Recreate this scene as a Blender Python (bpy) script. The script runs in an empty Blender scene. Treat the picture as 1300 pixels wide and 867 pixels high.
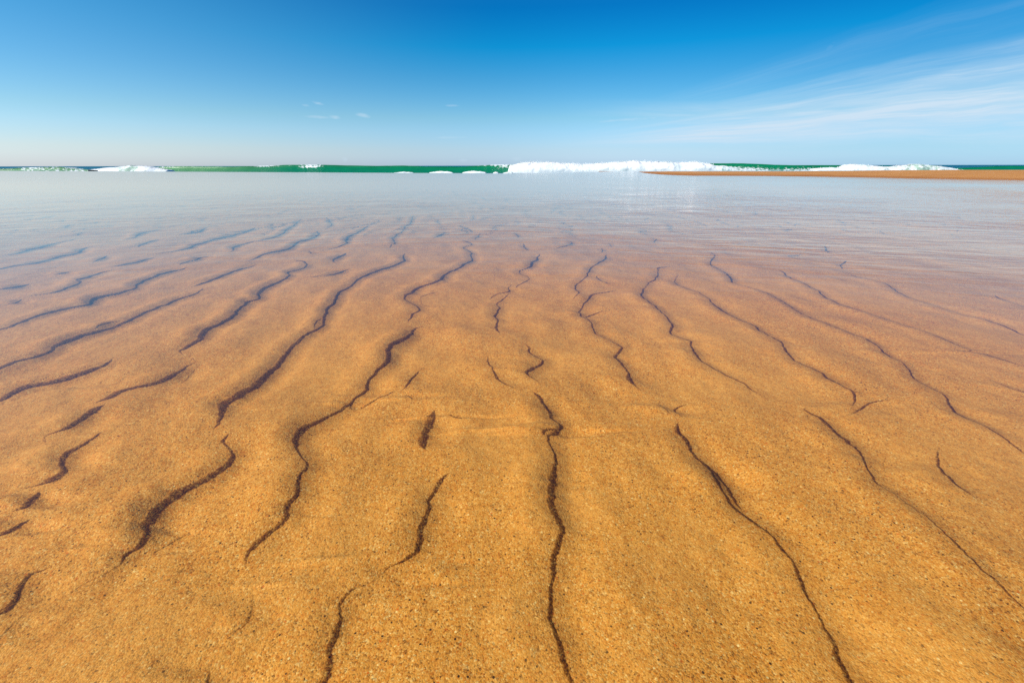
import bpy, math, random
import numpy as np
random.seed(7)
RNG = np.random.RandomState(11)
scene = bpy.context.scene
COL = scene.collection
EYE = 0.35            # camera height above the still pool, metres
SEA = -1.0            # sea level relative to the pool on the beach terrace

# ------------------------------------------------------------------ ground survey (metres)
# ripple slip faces on the beach: polylines of (x, y, width)
RIPPLES = [[(-0.4811,2.0502,0.0113),(-0.4525,1.865,0.0214),(-0.4843,1.7092,0.0244),(-0.5207,1.5605,0.0246),(-0.5222,1.4604,0.0183),(-0.5255,1.3594,0.0253),(-0.5085,1.2397,0.0222),(-0.4881,1.1292,0.0162),(-0.4676,1.0572,0.0109),(-0.4761,0.9864,0.0148),(-0.4752,0.9002,0.0148),(-0.4664,0.8149,0.0166),(-0.4533,0.7267,0.0171),(-0.4632,0.6813,0.0217),(-0.4674,0.6436,0.0215),(-0.445,0.6062,0.0076),(-0.4382,0.5777,0.0038),(-0.4268,0.559,0.0006)],
[(-0.4816,1.1124,0.005),(-0.4882,1.0726,0.0054),(-0.474,1.0278,0.0039)],
[(-0.4058,0.5722,0.0016),(-0.4093,0.5512,0.0053),(-0.3977,0.5363,0.0061),(-0.3798,0.5173,0.0065),(-0.3773,0.493,0.0112),(-0.3862,0.4665,0.0142),(-0.4003,0.4439,0.0163),(-0.4037,0.4099,0.0174),(-0.3982,0.3883,0.011),(-0.3869,0.3734,0.0086),(-0.3826,0.3594,0.007),(-0.3877,0.35,0.0049),(-0.3855,0.3372,0.0018),(-0.3904,0.3263,0.0015),(-0.4007,0.3158,0.0019),(-0.4068,0.3037,0.0012),(-0.4204,0.2891,0.0004)],
[(-0.7714,3.6858,0.0106),(-0.6854,3.0977,0.015),(-0.6354,2.7521,0.0184),(-0.6427,2.4736,0.0164),(-0.589,2.3368,0.0167),(-0.5787,2.157,0.02)],
[(-0.1818,2.678,0.0123),(-0.1791,2.3988,0.0133)],
[(-0.2546,2.3661,0.0213),(-0.1991,2.27,0.0132),(-0.2188,2.1704,0.0115),(-0.1896,2.0476,0.0182),(-0.1685,1.951,0.0139),(-0.1654,1.8627,0.0183),(-0.1898,1.7436,0.0217),(-0.2378,1.6216,0.0173),(-0.2387,1.5287,0.0265),(-0.2598,1.4722,0.0274),(-0.2946,1.4324,0.0245),(-0.3054,1.3464,0.0211),(-0.3059,1.2797,0.0128),(-0.25,1.1808,0.0112),(-0.2604,1.128,0.0103),(-0.2538,1.0607,0.0041)],
[(-0.2191,1.056,0.0049),(-0.2419,1.0267,0.0122),(-0.2364,0.9787,0.0144),(-0.2509,0.9166,0.021),(-0.2549,0.8817,0.019),(-0.2483,0.8239,0.0118),(-0.2603,0.7507,0.0094),(-0.2566,0.7142,0.0119),(-0.2754,0.6529,0.0073),(-0.2929,0.6147,0.0097),(-0.3082,0.5856,0.0137),(-0.3095,0.5586,0.0114),(-0.3008,0.536,0.0068),(-0.281,0.5125,0.0038),(-0.263,0.4906,0.0036),(-0.2625,0.4585,0.0051),(-0.2513,0.4329,0.0059),(-0.2533,0.4095,0.0079),(-0.2474,0.3941,0.0077),(-0.2563,0.376,0.0097),(-0.2626,0.3632,0.0097),(-0.2653,0.3484,0.0054),(-0.2593,0.332,0.0023),(-0.2566,0.3236,0.0004)],
[(-0.2342,0.3034,0.0004),(-0.2266,0.2809,0.0014),(-0.2274,0.2696,0.0021),(-0.2369,0.2624,0.0009)],
[(-0.2368,0.2407,0.0004),(-0.2321,0.2344,0.0015),(-0.228,0.2255,0.003),(-0.2215,0.2114,0.0028)],
[(0.0543,2.3111,0.0174),(0.0608,2.179,0.0154),(0.0811,2.0967,0.0168)],
[(0.1127,2.0102,0.0095),(0.0927,1.8605,0.0249),(0.0563,1.7232,0.0254),(0.0289,1.6529,0.009),(0.0615,1.5565,0.0086),(0.0094,1.4175,0.0109)],
[(0.0,1.4843,0.0056),(-0.0157,1.4177,0.008),(-0.0092,1.3802,0.0156),(-0.0477,1.3402,0.0119),(-0.0695,1.2741,0.0063)],
[(-0.0091,1.3682,0.0069),(-0.0314,1.2781,0.0101),(-0.0444,1.2371,0.0069),(-0.035,1.1982,0.0108),(-0.0439,1.144,0.0127),(-0.0392,1.0781,0.0079),(-0.0359,1.0047,0.0113),(-0.0264,0.9545,0.002)],
[(-0.0491,0.8569,0.0032),(-0.0486,0.8085,0.0048),(-0.0337,0.7715,0.0037),(-0.0274,0.7499,0.006),(-0.0144,0.7276,0.004),(0.0,0.7094,0.0041),(0.0171,0.6965,0.0017)],
[(0.0299,0.9056,0.0075),(0.0367,0.8587,0.0072),(0.0593,0.8277,0.0047),(0.038,0.7893,0.0091),(0.0278,0.7669,0.0078),(0.0432,0.7412,0.0031),(0.052,0.7092,0.0014)],
[(0.0307,0.6942,0.0028),(0.0417,0.676,0.0077),(0.0543,0.6419,0.0094),(0.06,0.6136,0.0092),(0.0713,0.5873,0.0059),(0.0578,0.5681,0.0168),(0.05,0.5602,0.0062),(0.0503,0.5449,0.005),(0.0591,0.5184,0.0043),(0.0532,0.4814,0.0081),(0.0469,0.4502,0.0095),(0.0459,0.4088,0.0081),(0.0509,0.3754,0.0083),(0.0418,0.3452,0.0079),(0.0397,0.3207,0.0045),(0.0341,0.2986,0.0049),(0.0325,0.2785,0.0048),(0.0371,0.262,0.0047),(0.0391,0.2483,0.0052),(0.0416,0.234,0.0045),(0.0458,0.2236,0.0045),(0.049,0.2138,0.0043)],
[(0.0751,0.5958,0.001),(0.0701,0.5817,0.008),(0.0464,0.5698,0.007),(0.047,0.5576,0.0023)],
[(-0.1201,0.6328,0.0136),(-0.1274,0.5936,0.0165),(-0.1307,0.5555,0.0149),(-0.1242,0.5355,0.0107),(-0.1108,0.5212,0.0018)],
[(-0.1754,0.7967,0.002),(-0.1848,0.7462,0.0075),(-0.1903,0.7063,0.0035),(-0.192,0.6987,0.001)],
[(-0.1855,0.6927,0.0015),(-0.171,0.6803,0.0037),(-0.1634,0.6676,0.0025)],
[(-0.0707,0.4776,0.0014),(-0.0841,0.4657,0.0077),(-0.0929,0.4432,0.008),(-0.0976,0.4223,0.0077),(-0.0953,0.4116,0.0063),(-0.0962,0.3786,0.007),(-0.0972,0.3561,0.0062),(-0.1024,0.3417,0.0052),(-0.1189,0.3305,0.0023),(-0.1306,0.3165,0.0017),(-0.1465,0.3064,0.003),(-0.1529,0.2927,0.003),(-0.1462,0.2788,0.0041),(-0.1452,0.264,0.0056),(-0.1462,0.2486,0.0058),(-0.1425,0.2328,0.006),(-0.1403,0.223,0.0059),(-0.138,0.2113,0.0057)],
[(0.4314,2.1869,0.0113),(0.4092,2.0574,0.0089)],
[(0.4102,2.0027,0.0124),(0.3866,1.9012,0.0191),(0.3175,1.7585,0.0102),(0.2841,1.6682,0.0135),(0.2595,1.5551,0.0098),(0.2288,1.4827,0.0078),(0.2038,1.4163,0.01),(0.2079,1.3432,0.0098),(0.1737,1.2602,0.0082)],
[(0.3027,1.5794,0.0056),(0.2941,1.5192,0.0113),(0.3196,1.4468,0.0051)],
[(0.3226,1.3855,0.0071),(0.243,1.3315,0.0161),(0.2181,1.2662,0.0087),(0.1858,1.1784,0.0071),(0.1796,1.1342,0.0101),(0.1935,1.0615,0.0096),(0.1911,0.99,0.0086),(0.1969,0.9715,0.0038),(0.2171,0.9385,0.0035),(0.2313,0.9145,0.0083),(0.2351,0.8966,0.0087),(0.2109,0.8527,0.0097),(0.2142,0.8221,0.0077),(0.2168,0.775,0.0049),(0.2114,0.7448,0.0123),(0.2211,0.7125,0.0019),(0.2351,0.6825,0.0008)],
[(0.6088,1.7487,0.0109),(0.5454,1.7014,0.0104),(0.5371,1.6492,0.0088),(0.4903,1.5385,0.012),(0.4546,1.4952,0.0074),(0.4259,1.4149,0.006),(0.4035,1.3777,0.01),(0.3878,1.2972,0.0173),(0.3901,1.2054,0.0119),(0.3845,1.1162,0.0083),(0.3866,1.0455,0.0105),(0.3637,0.9892,0.0134),(0.3685,0.9629,0.0069),(0.3883,0.9317,0.0096),(0.3897,0.9255,0.0076),(0.3749,0.8627,0.0098),(0.3771,0.8214,0.0066),(0.3904,0.7789,0.0066),(0.4114,0.7358,0.005),(0.4236,0.6966,0.004),(0.4292,0.6804,0.0018)],
[(0.2913,0.666,0.0022),(0.2638,0.6478,0.006),(0.264,0.6253,0.0024),(0.2664,0.61,0.001)],
[(0.2547,0.6029,0.005),(0.241,0.5757,0.0096),(0.2448,0.5494,0.0088),(0.2488,0.5156,0.007),(0.2541,0.4768,0.0075),(0.2533,0.446,0.0045),(0.2534,0.4249,0.0062),(0.2608,0.402,0.0056),(0.2731,0.3749,0.0037),(0.2745,0.358,0.005),(0.2743,0.3359,0.0035),(0.2697,0.318,0.0056),(0.2666,0.3003,0.0041),(0.2654,0.2781,0.0031),(0.2639,0.2651,0.0044),(0.2603,0.2496,0.0049),(0.2595,0.2368,0.0061),(0.2563,0.2233,0.0077),(0.2543,0.2121,0.0082)],
[(0.2515,0.5156,0.0024),(0.2633,0.4748,0.0068),(0.2636,0.4424,0.0068),(0.2631,0.4116,0.0032)],
[(0.5979,1.6058,0.0034),(0.5645,1.538,0.0055),(0.5438,1.4669,0.011),(0.5509,1.4141,0.0097),(0.5668,1.341,0.0081),(0.5698,1.2336,0.0147),(0.5605,1.1856,0.0208),(0.5674,1.107,0.0103),(0.5794,1.03,0.0119),(0.5746,1.0018,0.0136),(0.5801,0.9684,0.0089),(0.5819,0.9308,0.0097),(0.5784,0.8901,0.01),(0.5754,0.8838,0.0134),(0.5653,0.8307,0.0069),(0.5769,0.7827,0.0059),(0.5721,0.7519,0.0087),(0.5799,0.7152,0.0047),(0.5814,0.6923,0.0062),(0.5542,0.6536,0.0057),(0.5361,0.6437,0.0026)],
[(0.4919,0.6498,0.0022),(0.4636,0.6374,0.0027),(0.4724,0.6064,0.0066),(0.4704,0.5669,0.0092),(0.4741,0.5314,0.0062),(0.4635,0.5016,0.006),(0.4484,0.4605,0.0053),(0.4525,0.4348,0.003),(0.4534,0.3997,0.0041),(0.4533,0.388,0.0039),(0.4518,0.3549,0.0047),(0.4485,0.3319,0.0044),(0.4477,0.3131,0.0044),(0.4478,0.2896,0.0032),(0.4474,0.2759,0.003)],
[(0.8845,2.0329,0.0203),(0.8643,1.9421,0.0067),(0.7994,1.8339,0.0096),(0.7871,1.7473,0.0145),(0.7903,1.7103,0.0057),(0.7889,1.6644,0.0126),(0.7565,1.5516,0.0192),(0.7438,1.4656,0.0159),(0.7693,1.4,0.0188),(0.7749,1.3398,0.0128),(0.7683,1.2226,0.0105),(0.7576,1.1143,0.0108),(0.7673,1.0511,0.0131),(0.7808,1.0008,0.0111),(0.7932,0.9546,0.0099),(0.7831,0.8949,0.0068),(0.7734,0.8719,0.0126),(0.7728,0.8248,0.0051),(0.7461,0.773,0.0104),(0.7361,0.7346,0.0064),(0.7339,0.6918,0.008),(0.6996,0.6334,0.0099),(0.704,0.5968,0.0052),(0.7043,0.5557,0.0051),(0.6946,0.5121,0.0044)],
[(0.5905,0.536,0.0011),(0.5633,0.508,0.0043),(0.548,0.4761,0.0065),(0.5423,0.4508,0.0046),(0.5434,0.4293,0.0023),(0.5539,0.4077,0.0013)],
[(0.9903,1.6873,0.0096),(0.967,1.5502,0.0127),(0.9625,1.4114,0.0127),(0.9339,1.3273,0.0154),(0.9256,1.212,0.0122),(0.9438,1.1133,0.0107),(0.9584,1.0502,0.01),(0.9671,0.9931,0.0101),(0.9609,0.9352,0.0094),(0.9666,0.8863,0.0038),(0.9341,0.8848,0.0062),(0.9699,0.8656,0.0138),(0.9758,0.8191,0.0058),(0.9834,0.7857,0.0039)],
[(0.8762,0.7611,0.0022),(0.8733,0.722,0.0045),(0.8828,0.6913,0.0051)],
[(1.2042,1.6443,0.0091),(1.2203,1.5334,0.0153),(1.2137,1.4625,0.0147),(1.1822,1.3728,0.0163),(1.1629,1.3035,0.0165),(1.1695,1.2106,0.0064),(1.1832,1.1375,0.0068),(1.2012,1.0876,0.0136),(1.1915,0.9854,0.0131)],
[(1.4383,1.3175,0.007),(1.4195,1.2697,0.015),(1.3933,1.1755,0.0122)],
[(1.372,1.8627,0.012),(1.3062,1.7895,0.0097),(1.2561,1.7067,0.0095)],
[(1.5201,2.2229,0.0076),(1.4015,2.0333,0.0105)],
[(1.2409,1.9762,0.0122),(1.1681,1.9304,0.0071),(1.1599,1.8518,0.0103)],
[(-1.0205,1.808,0.0176),(-1.0355,1.6955,0.0295),(-1.0344,1.549,0.0331),(-1.0426,1.4774,0.0396),(-1.0569,1.4452,0.0185)],
[(-1.0,1.4292,0.0058),(-0.9605,1.3504,0.0124),(-0.9748,1.2836,0.021),(-0.967,1.1939,0.0221),(-0.9665,1.1232,0.0233),(-0.9722,1.0673,0.0198),(-0.988,0.9756,0.0266),(-0.9897,0.9198,0.0189),(-0.973,0.8903,0.0133),(-0.9705,0.8575,0.0171),(-0.9879,0.8268,0.0158),(-0.9812,0.7979,0.0175),(-0.9797,0.7751,0.0185)],
[(-0.9774,1.0859,0.0071),(-0.9985,1.0523,0.0107),(-0.9928,1.0232,0.0067)],
[(-1.2504,1.7406,0.0204),(-1.2481,1.581,0.0215),(-1.239,1.4787,0.0169),(-1.1914,1.4125,0.0135),(-1.2019,1.3518,0.0245),(-1.2203,1.2958,0.0343),(-1.195,1.2336,0.0236),(-1.2198,1.1769,0.0281),(-1.2242,1.1162,0.0215),(-1.2185,1.0609,0.0197),(-1.2188,1.0243,0.0148),(-1.2171,0.9965,0.014)],
[(-1.545,1.9721,0.0172),(-1.518,1.8322,0.0303),(-1.5356,1.7281,0.0327)],
[(-1.4819,1.6988,0.0148),(-1.4862,1.5521,0.0362),(-1.4871,1.5227,0.0071),(-1.4408,1.4855,0.0132),(-1.4157,1.4014,0.0244),(-1.4134,1.3531,0.0348),(-1.4458,1.3191,0.017)],
[(-1.4305,1.2863,0.0075),(-1.4167,1.2448,0.015),(-1.4364,1.2213,0.0119)],
[(-2.021,2.288,0.0284),(-2.0296,2.2577,0.0421),(-2.0359,2.1876,0.0432),(-1.9717,2.0636,0.039),(-1.9655,1.9804,0.0372),(-1.9512,1.8774,0.0449),(-1.9303,1.7761,0.0327),(-1.9226,1.6951,0.0429),(-1.9299,1.6606,0.0316)],
[(-2.3287,2.4917,0.0463),(-2.3125,2.3543,0.0292),(-2.2583,2.1562,0.0336),(-2.2343,1.9922,0.025),(-2.2373,1.9549,0.0245)],
[(-2.1913,2.9393,0.018),(-2.1633,2.6842,0.0395),(-2.074,2.5256,0.0287),(-2.0523,2.4184,0.0274)],
[(-1.6458,2.9524,0.0332),(-1.5782,2.6364,0.0382),(-1.5852,2.4135,0.041),(-1.5724,2.2532,0.0344),(-1.5614,2.1387,0.0399),(-1.605,2.0011,0.0375)],
[(-1.9539,2.9765,0.0327),(-1.8868,2.7669,0.0378),(-1.8614,2.5841,0.0424)],
[(-1.8388,2.4299,0.0288),(-1.8246,2.2677,0.0316),(-1.7838,2.1966,0.0117)],
[(-1.7625,1.9881,0.0198),(-1.691,1.8254,0.0122)],
[(-1.6001,1.4811,0.0266),(-1.599,1.4227,0.0274),(-1.6135,1.3829,0.0267)],
[(-1.637,1.6721,0.0212),(-1.6542,1.622,0.0206)],
[(-1.316,2.0082,0.0251),(-1.3294,1.9609,0.0341),(-1.3056,1.8849,0.0228),(-1.3262,1.8306,0.0282),(-1.3084,1.7789,0.0147)],
[(-1.1639,2.7761,0.0146),(-1.1019,2.607,0.0211),(-1.0992,2.4084,0.0272),(-1.0871,2.2788,0.0305),(-1.0494,2.134,0.0261),(-1.0848,2.0306,0.0316),(-1.0997,1.959,0.0277),(-1.0972,1.8619,0.0226)],
[(-1.3229,2.4039,0.0281),(-1.342,2.2213,0.0355),(-1.292,2.1254,0.0152),(-1.2827,2.0473,0.0162)],
[(-1.5512,3.4386,0.017),(-1.395,2.9492,0.0236),(-1.3448,2.7605,0.023),(-1.3037,2.5549,0.0344),(-1.3261,2.3905,0.0295),(-1.3445,2.3125,0.0143)],
[(-1.4051,3.5472,0.011),(-1.2036,3.1046,0.0132),(-1.1352,2.849,0.0161)],
[(-0.9342,3.1233,0.0273),(-0.9083,2.7119,0.023),(-0.8843,2.4407,0.0287),(-0.8596,2.3395,0.0223),(-0.8745,2.1487,0.026)],
[(-0.7416,2.0375,0.0294),(-0.7521,1.9108,0.0219),(-0.7204,1.8463,0.0077)],
[(-0.6164,1.721,0.0142),(-0.6399,1.6245,0.0273),(-0.6881,1.5678,0.0119),(-0.764,1.5532,0.0079)],
[(-0.9324,2.1061,0.0083),(-0.8855,2.0141,0.008)],
[(-0.9043,1.8815,0.0177),(-0.8494,1.839,0.0086),(-0.8038,1.7597,0.0091),(-0.8089,1.6523,0.0168),(-0.7821,1.5777,0.0175),(-0.7944,1.4896,0.0284),(-0.7992,1.41,0.0303),(-0.7532,1.3039,0.0198),(-0.7592,1.2615,0.019),(-0.7311,1.1476,0.0209),(-0.7238,1.0585,0.0187),(-0.7251,1.0219,0.0219),(-0.7053,0.9551,0.021),(-0.7041,0.9012,0.0188),(-0.7028,0.8892,0.01),(-0.6792,0.8638,0.0029)],
[(-0.6537,0.8562,0.0021),(-0.6361,0.8385,0.0034),(-0.6348,0.8185,0.0069),(-0.6336,0.7827,0.012),(-0.6368,0.7606,0.0207),(-0.6481,0.7314,0.0193),(-0.676,0.7041,0.0255),(-0.6762,0.6713,0.0251),(-0.6917,0.6549,0.004)],
[(-0.6602,0.6522,0.0043),(-0.6612,0.6345,0.0188),(-0.6523,0.6098,0.0102),(-0.6537,0.5811,0.0062),(-0.671,0.5623,0.0019),(-0.6562,0.5469,0.0012),(-0.6389,0.5345,0.0008)],
[(-0.5959,0.5771,0.0033),(-0.595,0.5442,0.0073),(-0.6031,0.5225,0.0109),(-0.5944,0.5044,0.012),(-0.5746,0.483,0.0141),(-0.5758,0.4631,0.0216),(-0.5951,0.4529,0.0069)],
[(-0.568,0.4462,0.0038),(-0.5623,0.4319,0.011),(-0.5569,0.4183,0.0108),(-0.5685,0.4109,0.0041)],
[(-0.7992,0.8484,0.0051),(-0.793,0.8018,0.016),(-0.8105,0.7656,0.0226),(-0.8378,0.7362,0.0306),(-0.8607,0.7163,0.0206),(-0.8565,0.679,0.01),(-0.8579,0.6616,0.0108)],
[(-0.5348,0.4017,0.0029),(-0.5385,0.3886,0.0077),(-0.5439,0.3811,0.0105),(-0.5492,0.3737,0.0086)],
[(-0.4451,0.3366,0.0011),(-0.452,0.3312,0.0048),(-0.4595,0.3228,0.0066),(-0.4498,0.3037,0.0072),(-0.4475,0.2892,0.0092),(-0.4478,0.2794,0.0095)],
[(-0.5245,3.4236,0.0149),(-0.4852,3.0951,0.0081)],
[(-0.3635,2.7227,0.0084),(-0.3896,2.5448,0.0297),(-0.3997,2.4356,0.0097)],
[(0.278,2.4146,0.0116),(0.2828,2.2962,0.0183),(0.2035,2.1552,0.0178)],
[(0.0229,2.701,0.0121),(0.0429,2.5175,0.0114)],
[(0.497,2.3258,0.0116),(0.4837,2.2037,0.0066)],
[(0.7751,2.4584,0.0135),(0.7269,2.3234,0.0085)],
[(-0.3064,3.757,0.0127),(-0.2747,3.2664,0.0111)],
[(-0.4224,0.2912,0.0003),(-0.4246,0.2774,0.001),(-0.4235,0.2663,0.0011),(-0.4224,0.2558,0.0009)],
[(-0.3376,0.3943,0.0006),(-0.3498,0.3792,0.0023),(-0.3647,0.358,0.0024),(-0.3691,0.35,0.0005)],
[(-0.2648,0.67,0.0007),(-0.2658,0.6631,0.0027),(-0.2682,0.6509,0.0019)],
[(-0.2006,0.7063,0.0019),(-0.2171,0.6899,0.0051),(-0.2383,0.6699,0.0045),(-0.2537,0.6562,0.0019)],
[(-0.0995,0.6202,0.0017),(-0.086,0.6111,0.0063),(-0.0733,0.6062,0.0035)],
[(0.629,0.6705,0.0023),(0.5883,0.6602,0.0052),(0.5414,0.6307,0.0027),(0.512,0.6153,0.0013)],
[(0.5061,0.5195,0.0006),(0.4862,0.4972,0.0016),(0.4784,0.4803,0.0007)],
[(-0.6228,0.8304,0.0018),(-0.6023,0.7477,0.0022),(-0.6025,0.7272,0.0013)],
[(0.2486,0.6718,0.0009),(0.2411,0.658,0.0021),(0.2442,0.6317,0.0025),(0.2381,0.6223,0.0009)],
[(0.2415,1.1636,0.0037),(0.2052,1.134,0.0084),(0.1886,1.109,0.0031)],
[(-0.2303,1.3647,0.0062),(-0.2554,1.3345,0.0141),(-0.2728,1.3011,0.0025),(-0.248,1.2283,0.0036),(-0.1821,1.1896,0.0046)],
[(-0.3461,3.039,0.0166),(-0.2642,2.8383,0.0124),(-0.2198,2.7296,0.006)],
[(0.7895,2.8728,0.0101),(0.7842,2.807,0.0066)]]
# dry sand bank: (x, y at the waterline, x and y of its ridge, ridge height)
BANK = [(4.316, 24.857, 5.88, 33.857, -0.1422), (4.994, 20.493, 7.175, 29.493, -0.0189), (5.47, 17.702, 7.908, 25.668, 0.0421), (5.991, 16.735, 8.656, 24.266, 0.0608), (8.179, 16.211, 11.816, 23.506, 0.0684), (9.308, 15.45, 13.44, 22.403, 0.0852), (10.205, 14.569, 14.725, 21.124, 0.1134), (10.876, 13.617, 15.677, 19.744, 0.15), (11.466, 12.78, 16.514, 18.532, 0.168), (11.989, 12.245, 17.26, 17.755, 0.1762), (12.471, 11.752, 17.945, 17.04, 0.1838), (12.96, 10.571, 18.628, 15.328, 0.1945), (13.535, 9.182, 19.42, 13.314, 0.2102)]
# crest lines of the waves: (x, height)
CREST = {'main': [(-74.659, 0.048), (-71.863, 0.225), (-69.094, 0.311), (-56.519, 0.232), (-53.598, 0.303), (-50.027, 0.403), (-45.158, 0.562), (-38.706, 0.567), (-33.884, 0.44), (-27.442, 0.325), (-21.787, 0.392), (-17.765, 0.206), (-9.692, 0.148), (-7.588, 0.281), (-4.84, 0.458), (0.0, 0.571), (3.225, 0.626), (8.062, 0.619), (12.903, 0.552), (19.35, 0.603), (24.183, 0.656), (33.858, 0.642), (40.295, 0.722), (46.746, 0.698), (49.988, 0.603), (53.248, 0.433), (58.114, 0.32), (66.189, 0.308), (71.067, 0.181), (74.346, 0.01), (77.671, -0.297)],
 'surf': [(-0.775, 0.274), (0.31, 0.417), (1.702, 0.704), (3.093, 0.817), (5.413, 0.842), (7.733, 0.81), (10.059, 0.663), (12.387, 0.53), (13.94, 0.455), (15.791, 0.568), (17.798, 0.651), (20.106, 0.821), (22.57, 0.933), (23.793, 1.075), (25.041, 0.958), (27.837, 0.838), (30.154, 0.864), (32.5, 0.659), (34.036, 0.743), (35.876, 0.856), (37.922, 0.622), (39.516, 0.331), (41.875, 0.125), (44.72, -0.169), (46.638, -0.463), (48.247, -0.742)],
 'left': [(-98.177, -0.041), (-91.072, -0.065), (-89.313, 0.065), (-87.445, 0.116), (-83.858, 0.203), (-82.134, 0.254), (-80.349, 0.079), (-78.983, -0.083), (-76.912, -0.272)],
 'leftfoam': [(-84.872, -0.294), (-84.208, -0.1), (-83.258, 0.065), (-82.247, -0.02), (-80.119, -0.329), (-77.976, -0.151), (-75.832, 0.041), (-74.324, 0.108), (-72.783, 0.286), (-71.27, 0.381), (-70.111, 0.282), (-68.915, 0.308), (-67.61, 0.195), (-66.499, -0.084), (-65.21, -0.267), (-64.057, -0.408)],
 'right': [(56.591, -0.335), (59.225, -0.144), (60.401, -0.09), (61.465, -0.175), (62.427, 0.129), (63.256, 0.364), (65.622, 0.402), (67.459, 0.205), (70.506, -0.049), (72.539, 0.114), (74.577, 0.25), (75.997, 0.456), (77.541, 0.274), (78.766, 0.161), (80.579, 0.075), (82.143, -0.15), (84.047, -0.487), (85.309, -0.684)],
 'rightback': [(86.88, -0.104), (90.854, 0.136), (96.509, 0.127), (100.007, -0.085), (105.109, -0.244)],
 'swell': [(94.424, -0.625), (98.805, -0.415), (101.43, -0.285), (104.942, -0.158), (109.315, 0.035), (112.846, 0.096), (117.305, 0.057), (126.256, -0.089), (137.093, -0.438)],
 'lip0': [(-21.212, -0.834), (-20.2, -0.757), (-19.65, -0.686), (-19.102, -0.641), (-18.601, -0.72), (-18.2, -0.694), (-17.026, -0.84)],
 'lip1': [(-14.933, -0.843), (-13.778, -0.675), (-13.125, -0.604), (-12.474, -0.559), (-11.874, -0.638), (-11.397, -0.613), (-10.048, -0.85)],
 'lip2': [(-9.072, -0.852), (-7.92, -0.644), (-7.269, -0.573), (-6.62, -0.529), (-6.017, -0.608), (-5.541, -0.582), (-4.187, -0.859)],
 'lip3': [(-3.629, -0.86), (-3.125, -0.795), (-2.957, -0.723), (-2.789, -0.678), (-2.634, -0.757), (-2.511, -0.731), (-1.954, -0.862)],
 'lip4': [(-1.814, -0.862), (-1.172, -0.811), (-0.9, -0.739), (-0.628, -0.694), (-0.374, -0.773), (-0.174, -0.747), (0.558, -0.866)]}

# ------------------------------------------------------------------ helpers
def sstep(a, b, x):
    t = np.clip((x - a) / (b - a), 0, 1)
    return t * t * (3 - 2 * t)

def vnoise(x, y, seed):
    """smooth value noise in -1..1 on arrays"""
    r = np.random.RandomState(seed)
    tab = r.uniform(-1, 1, (256, 256))
    xi = np.floor(x).astype(np.int64); yi = np.floor(y).astype(np.int64)
    fx = x - xi; fy = y - yi
    fx = fx * fx * fx * (fx * (fx * 6 - 15) + 10); fy = fy * fy * fy * (fy * (fy * 6 - 15) + 10)
    g = lambda i, j: tab[i & 255, j & 255]
    return (g(xi, yi) * (1 - fx) + g(xi + 1, yi) * fx) * (1 - fy) + (g(xi, yi + 1) * (1 - fx) + g(xi + 1, yi + 1) * fx) * fy

def fbm(x, y, seed, octaves=4, gain=0.5):
    s = 0; a = 1.0; n = 0
    for k in range(octaves):
        s = s + a * vnoise(x * 2 ** k + 13.7 * k, y * 2 ** k - 7.1 * k, seed + k); n += a; a *= gain
    return s / n

def grid_mesh(name, X, Y, Z, mat=None, attrs=None, parent=None, smooth=True, flip=False):
    nr, nc = X.shape
    me = bpy.data.meshes.new(name)
    co = np.stack([X, Y, Z], -1).reshape(-1, 3).astype(np.float32)
    me.vertices.add(len(co)); me.vertices.foreach_set('co', co.ravel())
    i = np.arange(nr - 1)[:, None] * nc + np.arange(nc - 1)[None, :]
    q = np.stack([i, i + 1, i + nc + 1, i + nc], -1).reshape(-1, 4)
    if flip: q = q[:, ::-1]
    n = len(q)
    me.loops.add(n * 4); me.polygons.add(n)
    me.loops.foreach_set('vertex_index', q.ravel().astype(np.int32))
    me.polygons.foreach_set('loop_start', (np.arange(n) * 4).astype(np.int32))
    me.polygons.foreach_set('loop_total', np.full(n, 4, np.int32))
    me.update(calc_edges=True)
    if smooth: me.polygons.foreach_set('use_smooth', np.ones(n, bool))
    for k, v in (attrs or {}).items():
        a = me.attributes.new(k, 'FLOAT', 'POINT'); a.data.foreach_set('value', v.astype(np.float32).ravel())
    o = bpy.data.objects.new(name, me); COL.objects.link(o)
    if mat: me.materials.append(mat)
    if parent: o.parent = parent
    return o

def structure(o): o['kind'] = 'structure'; return o

def thing(o, label, cat, group=None):
    o['label'] = label; o['category'] = cat
    if group: o['group'] = group
    return o

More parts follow.
